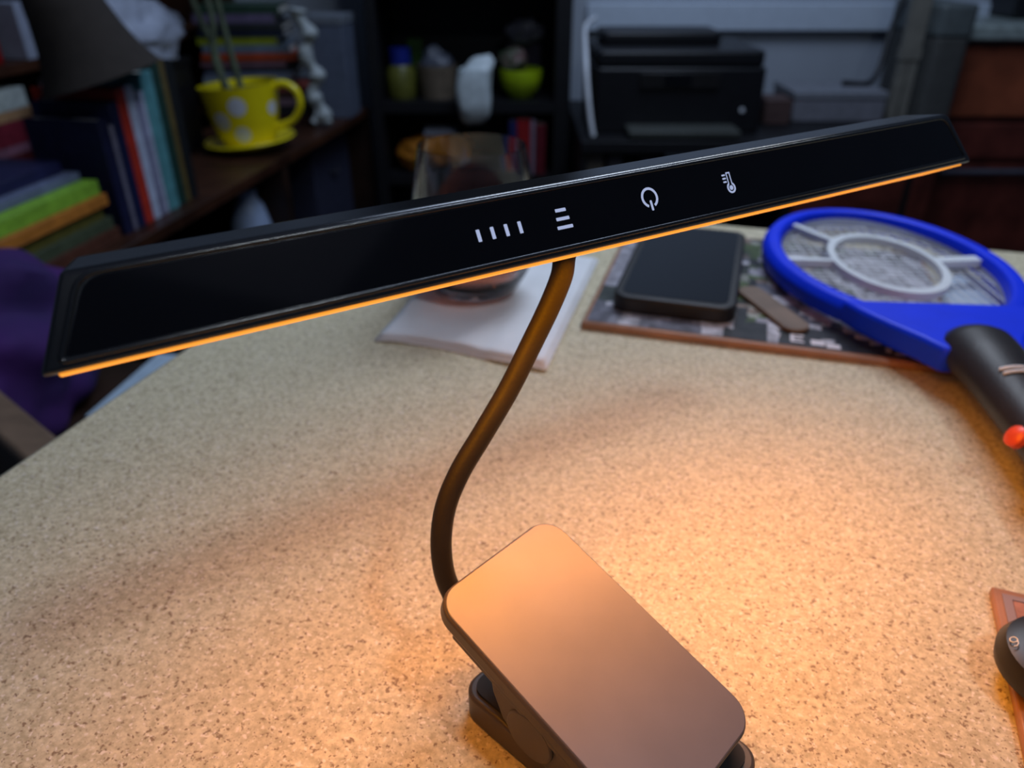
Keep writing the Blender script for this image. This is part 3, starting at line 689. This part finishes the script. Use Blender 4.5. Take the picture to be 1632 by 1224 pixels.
# ------------------------------------------------------------------ left foreground: bench, purple garment, papers, chair
be = thing('low_bench', 'dark bench beside the table under the purple garment', 'bench', frame((-0.552, 0.685, 0), R(-10)))
obj('seat', boxb(-0.18, 0.14, -0.13, 0.215, 0.62, 0.66), 'wood_dark', be, bevel=0.004)
for sx, sy in ((-0.15, -0.10), (0.11, -0.10), (-0.15, 0.19), (0.11, 0.19)):
    obj('leg', boxb(sx - 0.02, sx + 0.02, sy - 0.02, sy + 0.02, 0, 0.6198), 'wood_dark', be, bevel=0.003)
bm = lump(0.118, 0.160, 0.118, 0.22, 1.6, 17, 5)
for v in bm.verts:
    f_ = 0.006 * math.sin(v.co.x * 60 + 3 * noise.noise(v.co * 12)) + 0.005 * math.sin(v.co.y * 45 + v.co.z * 50)
    v.co += v.co.normalized() * f_; v.co.z = max(v.co.z, -0.072)
o = obj('purple_garment', bm, 'purple', fr=WM[be] @ frame((-0.066, 0.045, 0.733))); tag(o, 'rumpled dark purple garment left of the table', 'clothing')
bm = NB()
for k in range(6):
    c_ = math.cos(R(k * 2)); s_ = math.sin(R(k * 2)); L_ = 0.15; W_ = 0.060
    P = [(-W_ / 2, -L_ / 2), (W_ / 2, -L_ / 2), (W_ / 2, L_ / 2), (-W_ / 2, L_ / 2)]
    prism(bm, [(a_ * c_ - b_ * s_, a_ * s_ + b_ * c_) for a_, b_ in P], 0.0005 + k * 0.004, 0.0035 + k * 0.004)
o = obj('paper_stack', bm, 'ltblue', fr=frame((-0.432, 0.790, 0.66), R(-18))); tag(o, 'pale blue white papers beside the table left edge', 'paper')
ch = thing('wooden_chair', 'brown wooden chair back at the lower left corner by the table', 'chair', frame((-0.40, 0.521, 0), R(-40)))
obj('back_rail', boxb(-0.09, 0.07, -0.012, 0.012, 0.66, 0.786), 'chair', ch, bevel=0.004)
obj('rail_cap', boxb(-0.092, 0.072, -0.015, 0.015, 0.786, 0.800), 'tan', ch, bevel=0.004, label='lighter tan top edge')
obj('seat', boxb(-0.09, 0.07, -0.36, 0.0, 0.43, 0.455), 'chair', ch, bevel=0.006)
for x_ in (-0.075, 0.055):
    obj('leg', boxb(x_ - 0.015, x_ + 0.015, -0.0115, 0.0115, 0.455, 0.6598), 'chair', ch)
    obj('leg', boxb(x_ - 0.015, x_ + 0.015, -0.025, -0.002, 0, 0.4298), 'chair', ch)
    obj('leg', boxb(x_ - 0.015, x_ + 0.015, -0.35, -0.32, 0, 0.4298), 'chair', ch)

# ------------------------------------------------------------------ back bookcase
bc = thing('tall_bookcase', 'tall black bookcase against the back wall left of the printer', 'bookcase', frame((-0.40, 2.30, 0)))
W_ = 0.565
for x0, x1 in ((0, 0.03), (W_ - 0.045, W_)): obj('side_panel', boxb(x0, x1, 0, 0.32, 0, 1.9), 'wood_black', bc, bevel=0.002)
for zz in (0.10, 0.53, 0.737, 1.04, 1.40, 1.9):
    obj('shelf', boxb(0.0302, W_ - 0.0452, 0.004, 0.31, zz - 0.028, zz), 'wood_black', bc)
obj('back_panel', boxb(0.0302, W_ - 0.0452, 0.3105, 0.32, 0, 1.9), 'wood_black', bc)
def at(x_, y_, z_, rz=0): return frame((x_, y_, z_), R(rz))
j = thing('lidded_jar', 'olive jar with blue lid on the black bookcase', 'jar', at(-0.322, 2.385, 0.7374))
obj('body', lathe(NB(), [(0, 0), (0.038, 0), (0.042, 0.01), (0.042, 0.075), (0.030, 0.092), (0, 0.092)], 28), cmat((0.12, 0.12, 0.02), 0.4), j)
obj('lid', lathe(NB(), [(0, 0.0923), (0.031, 0.0923), (0.031, 0.135), (0, 0.137)], 28), cmat((0.008, 0.02, 0.22), 0.4), j)
j = thing('small_carton', 'narrow lime and olive carton behind the olive jar', 'box', at(-0.300, 2.46, 0.7374))
obj('body', boxb(-0.01, 0.035, 0, 0.05, 0, 0.15), cmat((0.05, 0.13, 0.02), 0.4), j, bevel=0.002)
j = thing('tan_tub', 'tan tub right of the olive jar on the black bookcase', 'tub', at(-0.218, 2.40, 0.7374))
obj('body', lathe(NB(), [(0, 0), (0.050, 0), (0.060, 0.09), (0.057, 0.09), (0.048, 0.004), (0, 0.004)], 32), cmat((0.17, 0.13, 0.09), 0.6), j)
o = obj('plastic_bag', lump(0.048, 0.04, 0.06, 0.3, 2.0, 9, 3), mat('smoky_film', (0.09, 0.10, 0.13), 0.4), fr=at(-0.218, 2.40, 0.815)); tag(o, 'crumpled smoky grey plastic bag inside the tan tub', 'bag')
# white bag: pinched top, hanging over the shelf edge
bm = lump(0.060, 0.045, 0.105, 0.10, 1.6, 5, 4)
for v in bm.verts:
    nx_ = max(-1, min(1, v.co.x / 0.060)); nz_ = max(-1, min(1, v.co.z / 0.105))
    v.co.x = 0.050 * math.copysign(abs(nx_) ** 0.55, nx_) + (0.018 * nz_ if nz_ > 0 else 0) + 0.006 * noise.noise(v.co * 22)
    v.co.z = 0.100 * math.copysign(abs(nz_) ** 0.75, nz_) - (0.02 * (1 - nx_) if nz_ > 0.4 else 0)
o = obj('white_bag', bm, 'bag', fr=at(-0.105, 2.245, 0.788)); tag(o, 'white plastic bag hanging at the front of the black bookcase', 'bag')
j = thing('lime_bowl', 'lime green round bowl on the black bookcase', 'bowl', at(0.026, 2.40, 0.7374))
obj('body', lathe(NB(), [(0, 0), (0.030, 0), (0.055, 0.025), (0.063, 0.055), (0.062, 0.078), (0.058, 0.078), (0.059, 0.055), (0.050, 0.028), (0.026, 0.005), (0, 0.005)], 40), 'lime', j)
o = obj('snack_packet', lump(0.040, 0.030, 0.034, 0.3, 2, 12, 3), mat('mixed_wrapper', (0.22, 0.12, 0.12), 0.4, scale=30, col2=(0.05, 0.10, 0.05)), fr=at(0.005, 2.40, 0.839)); tag(o, 'red and green wrapped packet in the lime bowl', 'packet')
o = obj('plastic_bag', lump(0.055, 0.03, 0.035, 0.35, 2.2, 21, 3), mat('thin_grey_film', (0.16, 0.16, 0.20), 0.4), fr=at(0.038, 2.475, 0.905)); tag(o, 'grey plastic bag behind the lime bowl', 'bag')
o = obj('stacked_carton', boxb(-0.05, 0.05, 0, 0.06, 0, 0.135), cmat((0.03, 0.02, 0.05), 0.5), fr=at(0.035, 2.478 + 0.035 - 0.03, 0.7374)); tag(o, 'dark box behind the lime bowl', 'box')
# lower compartment
j = thing('orange_package', 'orange brown wrapped package in the black bookcase', 'package', at(-0.235, 2.375, 0.5304))
obj('body', lump(0.115, 0.06, 0.058, 0.2, 1.7, 4, 4, 0.8), 'orange_wrap', j, fr=at(-0.235, 2.375, 0.578))
o = obj('white_carton', boxb(-0.045, 0.05, -0.03, 0.03, 0, 0.016), 'greybag', fr=at(-0.215, 2.375, 0.637)); tag(o, 'small white packet lying on the orange package', 'packet')
x = -0.008
for lab, t_, h, col in (('slim dark blue book left of the red book in the black bookcase', .022, .155, (0.012, 0.016, 0.10)), ('deep red book in the black bookcase', .038, .160, (0.30, 0.008, 0.010)),
                        ('pale pink slim book in the black bookcase', .012, .158, (0.24, 0.18, 0.24)), ('maroon book at the right in the black bookcase', .030, .145, (0.12, 0.006, 0.014))):
    book(lab, at(x, 2.315, 0.5304), t_, h, .15, col, 'upright books in the black bookcase'); x += t_ + 0.0015

# ------------------------------------------------------------------ printer stand, printer and neighbours
dk = thing('printer_stand', 'dark open stand carrying the printer', 'stand', frame((0.18, 2.05, 0)))
obj('top', boxb(0, 0.895, 0, 0.60, 0.655, 0.685), 'wood_black', dk, bevel=0.002)
obj('shelf', boxb(0.02, 0.56, 0.03, 0.60, 0.505, 0.525), 'wood_black', dk)
for x0 in (0.0, 0.56, 0.875): obj('side_panel', boxb(x0, x0 + 0.02, 0.01, 0.60, 0, 0.6548), 'wood_black', dk)
obj('door', boxb(0.582, 0.873, 0.0, 0.018, 0.04, 0.650), 'cab_dark', dk, bevel=0.003)
obj('back_panel', boxb(0.022, 0.873, 0.585, 0.60, 0.0, 0.50), 'wood_black', dk)
pr = thing('printer', 'black inkjet printer on the dark stand', 'printer', frame((0.215, 2.13, 0.6853)))
obj('body', prism(NB(), rrect(0, 0.455, 0.02, 0.36, 0.02, 5), 0.0, 0.165), 'black', pr, bevel=0.006, segs=3)
obj('scanner_lid', prism(NB(), rrect(0.006, 0.449, 0.03, 0.355, 0.02, 5), 0.166, 0.205), 'black', pr, bevel=0.008, segs=3)
obj('document_feeder', prism(NB(), rrect(0.03, 0.36, 0.16, 0.33, 0.02, 5), 0.2055, 0.238), 'black', pr, bevel=0.008, segs=3)
obj('control_panel', boxb(0.12, 0.33, 0.012, 0.02, 0.115, 0.155), 'black_gloss', pr, bevel=0.002)
obj('display', boxb(0.185, 0.255, 0.0105, 0.0118, 0.121, 0.149), 'screen', pr)
obj('paper_tray', boxb(0.09, 0.38, -0.075, 0.019, 0.008, 0.024), 'darkgrey', pr, bevel=0.003)
obj('button', lathe(NB(), [(0, 0), (0.006, 0), (0.006, 0.003), (0, 0.004)], 16), 'white_plastic', pr, fr=WM[pr] @ frame((0.40, 0.0195, 0.060), 0, R(90)), label='small pale button')
o = obj('white_cable', tube(NB(), catmull([(0.238, 2.44, 0.945), (0.204, 2.34, 0.930), (0.192, 2.15, 0.875), (0.196, 2.10, 0.80), (0.205, 2.085, 0.735), (0.214, 2.08, 0.6925)], 8), 0.0065, 12), 'white_plastic'); tag(o, 'white curved cable tube left of the printer', 'cable')
j = thing('paper_box', 'low grey box on the stand right of the printer', 'box', at(0.805, 2.30, 0.6854))
obj('body', boxb(0, 0.26, 0, 0.20, 0, 0.062), mat('dim_grey_card', (0.20, 0.20, 0.23), 0.7), j, bevel=0.003)
obj('lid', boxb(-0.003, 0.263, -0.003, 0.203, 0.0623, 0.082), mat('grey_card', (0.22, 0.23, 0.26), 0.7), j, bevel=0.003)
o = obj('small_brown_box', boxb(0, 0.075, 0, 0.09, 0, 0.068), cmat((0.09, 0.05, 0.045), 0.6), fr=at(0.712, 2.26, 0.6854), bevel=0.003); tag(o, 'small brown box between the printer and grey box', 'box')
# lower shelf of the stand
x = 0.204
for lab, t_, h, col, nm in (('beige folder upright below the printer', .045, .108, (0.26, 0.23, 0.19), 'folder'), ('grey folder right of the beige folder below the printer', .040, .105, (0.14, 0.14, 0.16), 'folder'), ('olive green folder below the printer', .030, .085, (0.07, 0.09, 0.02), 'folder'),
                        ('pale mauve folder below the printer', .045, .095, (0.34, 0.28, 0.36), 'folder'), ('dull green folder at the right end below the printer', .028, .08, (0.06, 0.09, 0.05), 'folder')):
    f_ = thing(nm, lab, 'folder', at(x, 2.12, 0.5253)); 
    bm = NB(); box(bm, 0, 0.003, 0, 0.2, 0, h); box(bm, t_ - 0.003, t_, 0, 0.2, 0, h); box(bm, 0.003, t_ - 0.003, 0, 0.003, 0, h)
    obj('cover', bm, cmat(col, 0.6), f_); obj('sheets', boxb(0.003, t_ - 0.003, 0.004, 0.195, 0.002, h - 0.006), 'pages', f_)
    x += t_ + 0.012
# black cable on the wall, tan easel, grey bin
o = obj('black_cable', tube(NB(), catmull([(1.170, 2.55, 1.20), (1.155, 2.52, 1.02), (1.105, 2.46, 0.91), (1.080, 2.42, 0.82), (1.045, 2.395, 0.7765), (0.97, 2.40, 0.7762)], 8), 0.0075, 10), 'black'); tag(o, 'thick black cable hanging down over the grey box', 'cable')
ea = thing('folding_easel', 'tan narrow folding easel standing beside the dark bin', 'easel', frame((1.128, 2.36, 0)))
def beam(p0, p1, w1, w2):
    bm = NB(); p0, p1 = Vector(p0), Vector(p1); d_ = (p1 - p0).normalized(); s_ = d_.cross(Vector((0, 1, 0))).normalized(); q_ = Vector((0, 1, 0))
    a_ = [bm.verts.new(p0 + s_ * w1 * i + q_ * w2 * k) for i, k in ((-1, -1), (1, -1), (1, 1), (-1, 1))]
    b_ = [bm.verts.new(p1 + s_ * w1 * i + q_ * w2 * k) for i, k in ((-1, -1), (1, -1), (1, 1), (-1, 1))]
    bm.faces.new(a_[::-1]); bm.faces.new(b_)
    for i in range(4): bm.faces.new((a_[i], a_[(i + 1) % 4], b_[(i + 1) % 4], b_[i]))
    return bm
eam = mat('drab_tan_wood', (0.20, 0.19, 0.16), 0.7)
obj('post', beam((0.0, 0, 0.86), (0.0, 0, 1.25), 0.026, 0.010), eam, ea)
obj('leg', beam((-0.032, 0, 0.0), (-0.012, 0, 0.858), 0.012, 0.010), eam, ea)
obj('leg', beam((0.022, 0, 0.0), (0.014, 0, 0.858), 0.012, 0.010), eam, ea)
obj('hinge_block', boxb(-0.028, 0.028, -0.014, 0.014, 0.845, 0.875), eam, ea)
chs = thing('small_chest', 'low dark cherry chest carrying the grey bin', 'chest', frame((1.162, 2.30, 0)))
obj('body', boxb(0, 0.104, 0.02, 0.32, 0, 0.640), 'cab_dark', chs)
obj('door', boxb(0.003, 0.101, 0.0, 0.0198, 0.03, 0.635), 'cab_dark', chs, bevel=0.003)
obj('top', boxb(-0.001, 0.105, -0.004, 0.32, 0.6402, 0.660), 'cab_dark', chs, bevel=0.002)
bn = thing('waste_bin', 'dark grey lidded bin standing on the small cherry chest', 'bin', frame((1.165, 2.302, 0.6604)))
obj('body', prism(NB(), rrect(0, 0.098, 0, 0.30, 0.02, 5), 0, 0.245), mat('charcoal_plastic', (0.075, 0.075, 0.07), 0.6), bn, bevel=0.004)
obj('lid', prism(NB(), rrect(-0.004, 0.102, -0.001, 0.304, 0.02, 5), 0.2452, 0.33), mat('grey_lid_plastic', (0.11, 0.13, 0.13), 0.5), bn, bevel=0.010, segs=3)
# cherry cabinet and counter
cbn = thing('base_cabinet', 'cherry wood kitchen base cabinet at the right edge', 'cabinet', frame((1.280, 2.43, 0)))
obj('body', boxb(0, 1.2, 0.02, 0.31, 0.0, 0.888), 'cab_dark', cbn)
for x0 in (0.004, 0.56):
    dr = obj('drawer', boxb(x0, x0 + 0.545, 0.0, 0.0198, 0.672, 0.868), 'cab', cbn, bevel=0.006)
    obj('knob', lathe(NB(), [(0, 0), (0.006, 0), (0.006, 0.012), (0.014, 0.018), (0.012, 0.026), (0, 0.028)], 20), 'silver', dr, fr=WM[cbn] @ frame((x0 + 0.27, 0.0, 0.77), 0, R(90)))
    dr = obj('drawer', boxb(x0, x0 + 0.545, 0.0, 0.0198, 0.545, 0.655), 'cab_dark', cbn, bevel=0.006)
    dr = obj('door', boxb(x0, x0 + 0.545, 0.0, 0.0198, 0.06, 0.532), 'cab_dark', cbn, bevel=0.006)
    obj('handle', tube(NB(), [(x0 + 0.05, -0.018, 0.512), (x0 + 0.50, -0.018, 0.512)], 0.009, 12), mat('dull_grey_metal', (0.10, 0.10, 0.13), 0.4), dr, fr=WM[cbn])
ct = obj('kitchen_counter', boxb(1.272, 2.6, 2.40, 2.742, 0.8885, 0.930), 'counter', bevel=0.008, segs=3); tag(ct, 'grey green countertop lying on the cherry cabinet', 'countertop')
ap = obj('counter_appliance', boxb(0, 0.5, 0, 0.16, 0, 0.3), 'black', fr=at(1.52, 2.575, 0.9305), bevel=0.01); tag(ap, 'black appliance standing on the grey green counter', 'appliance')
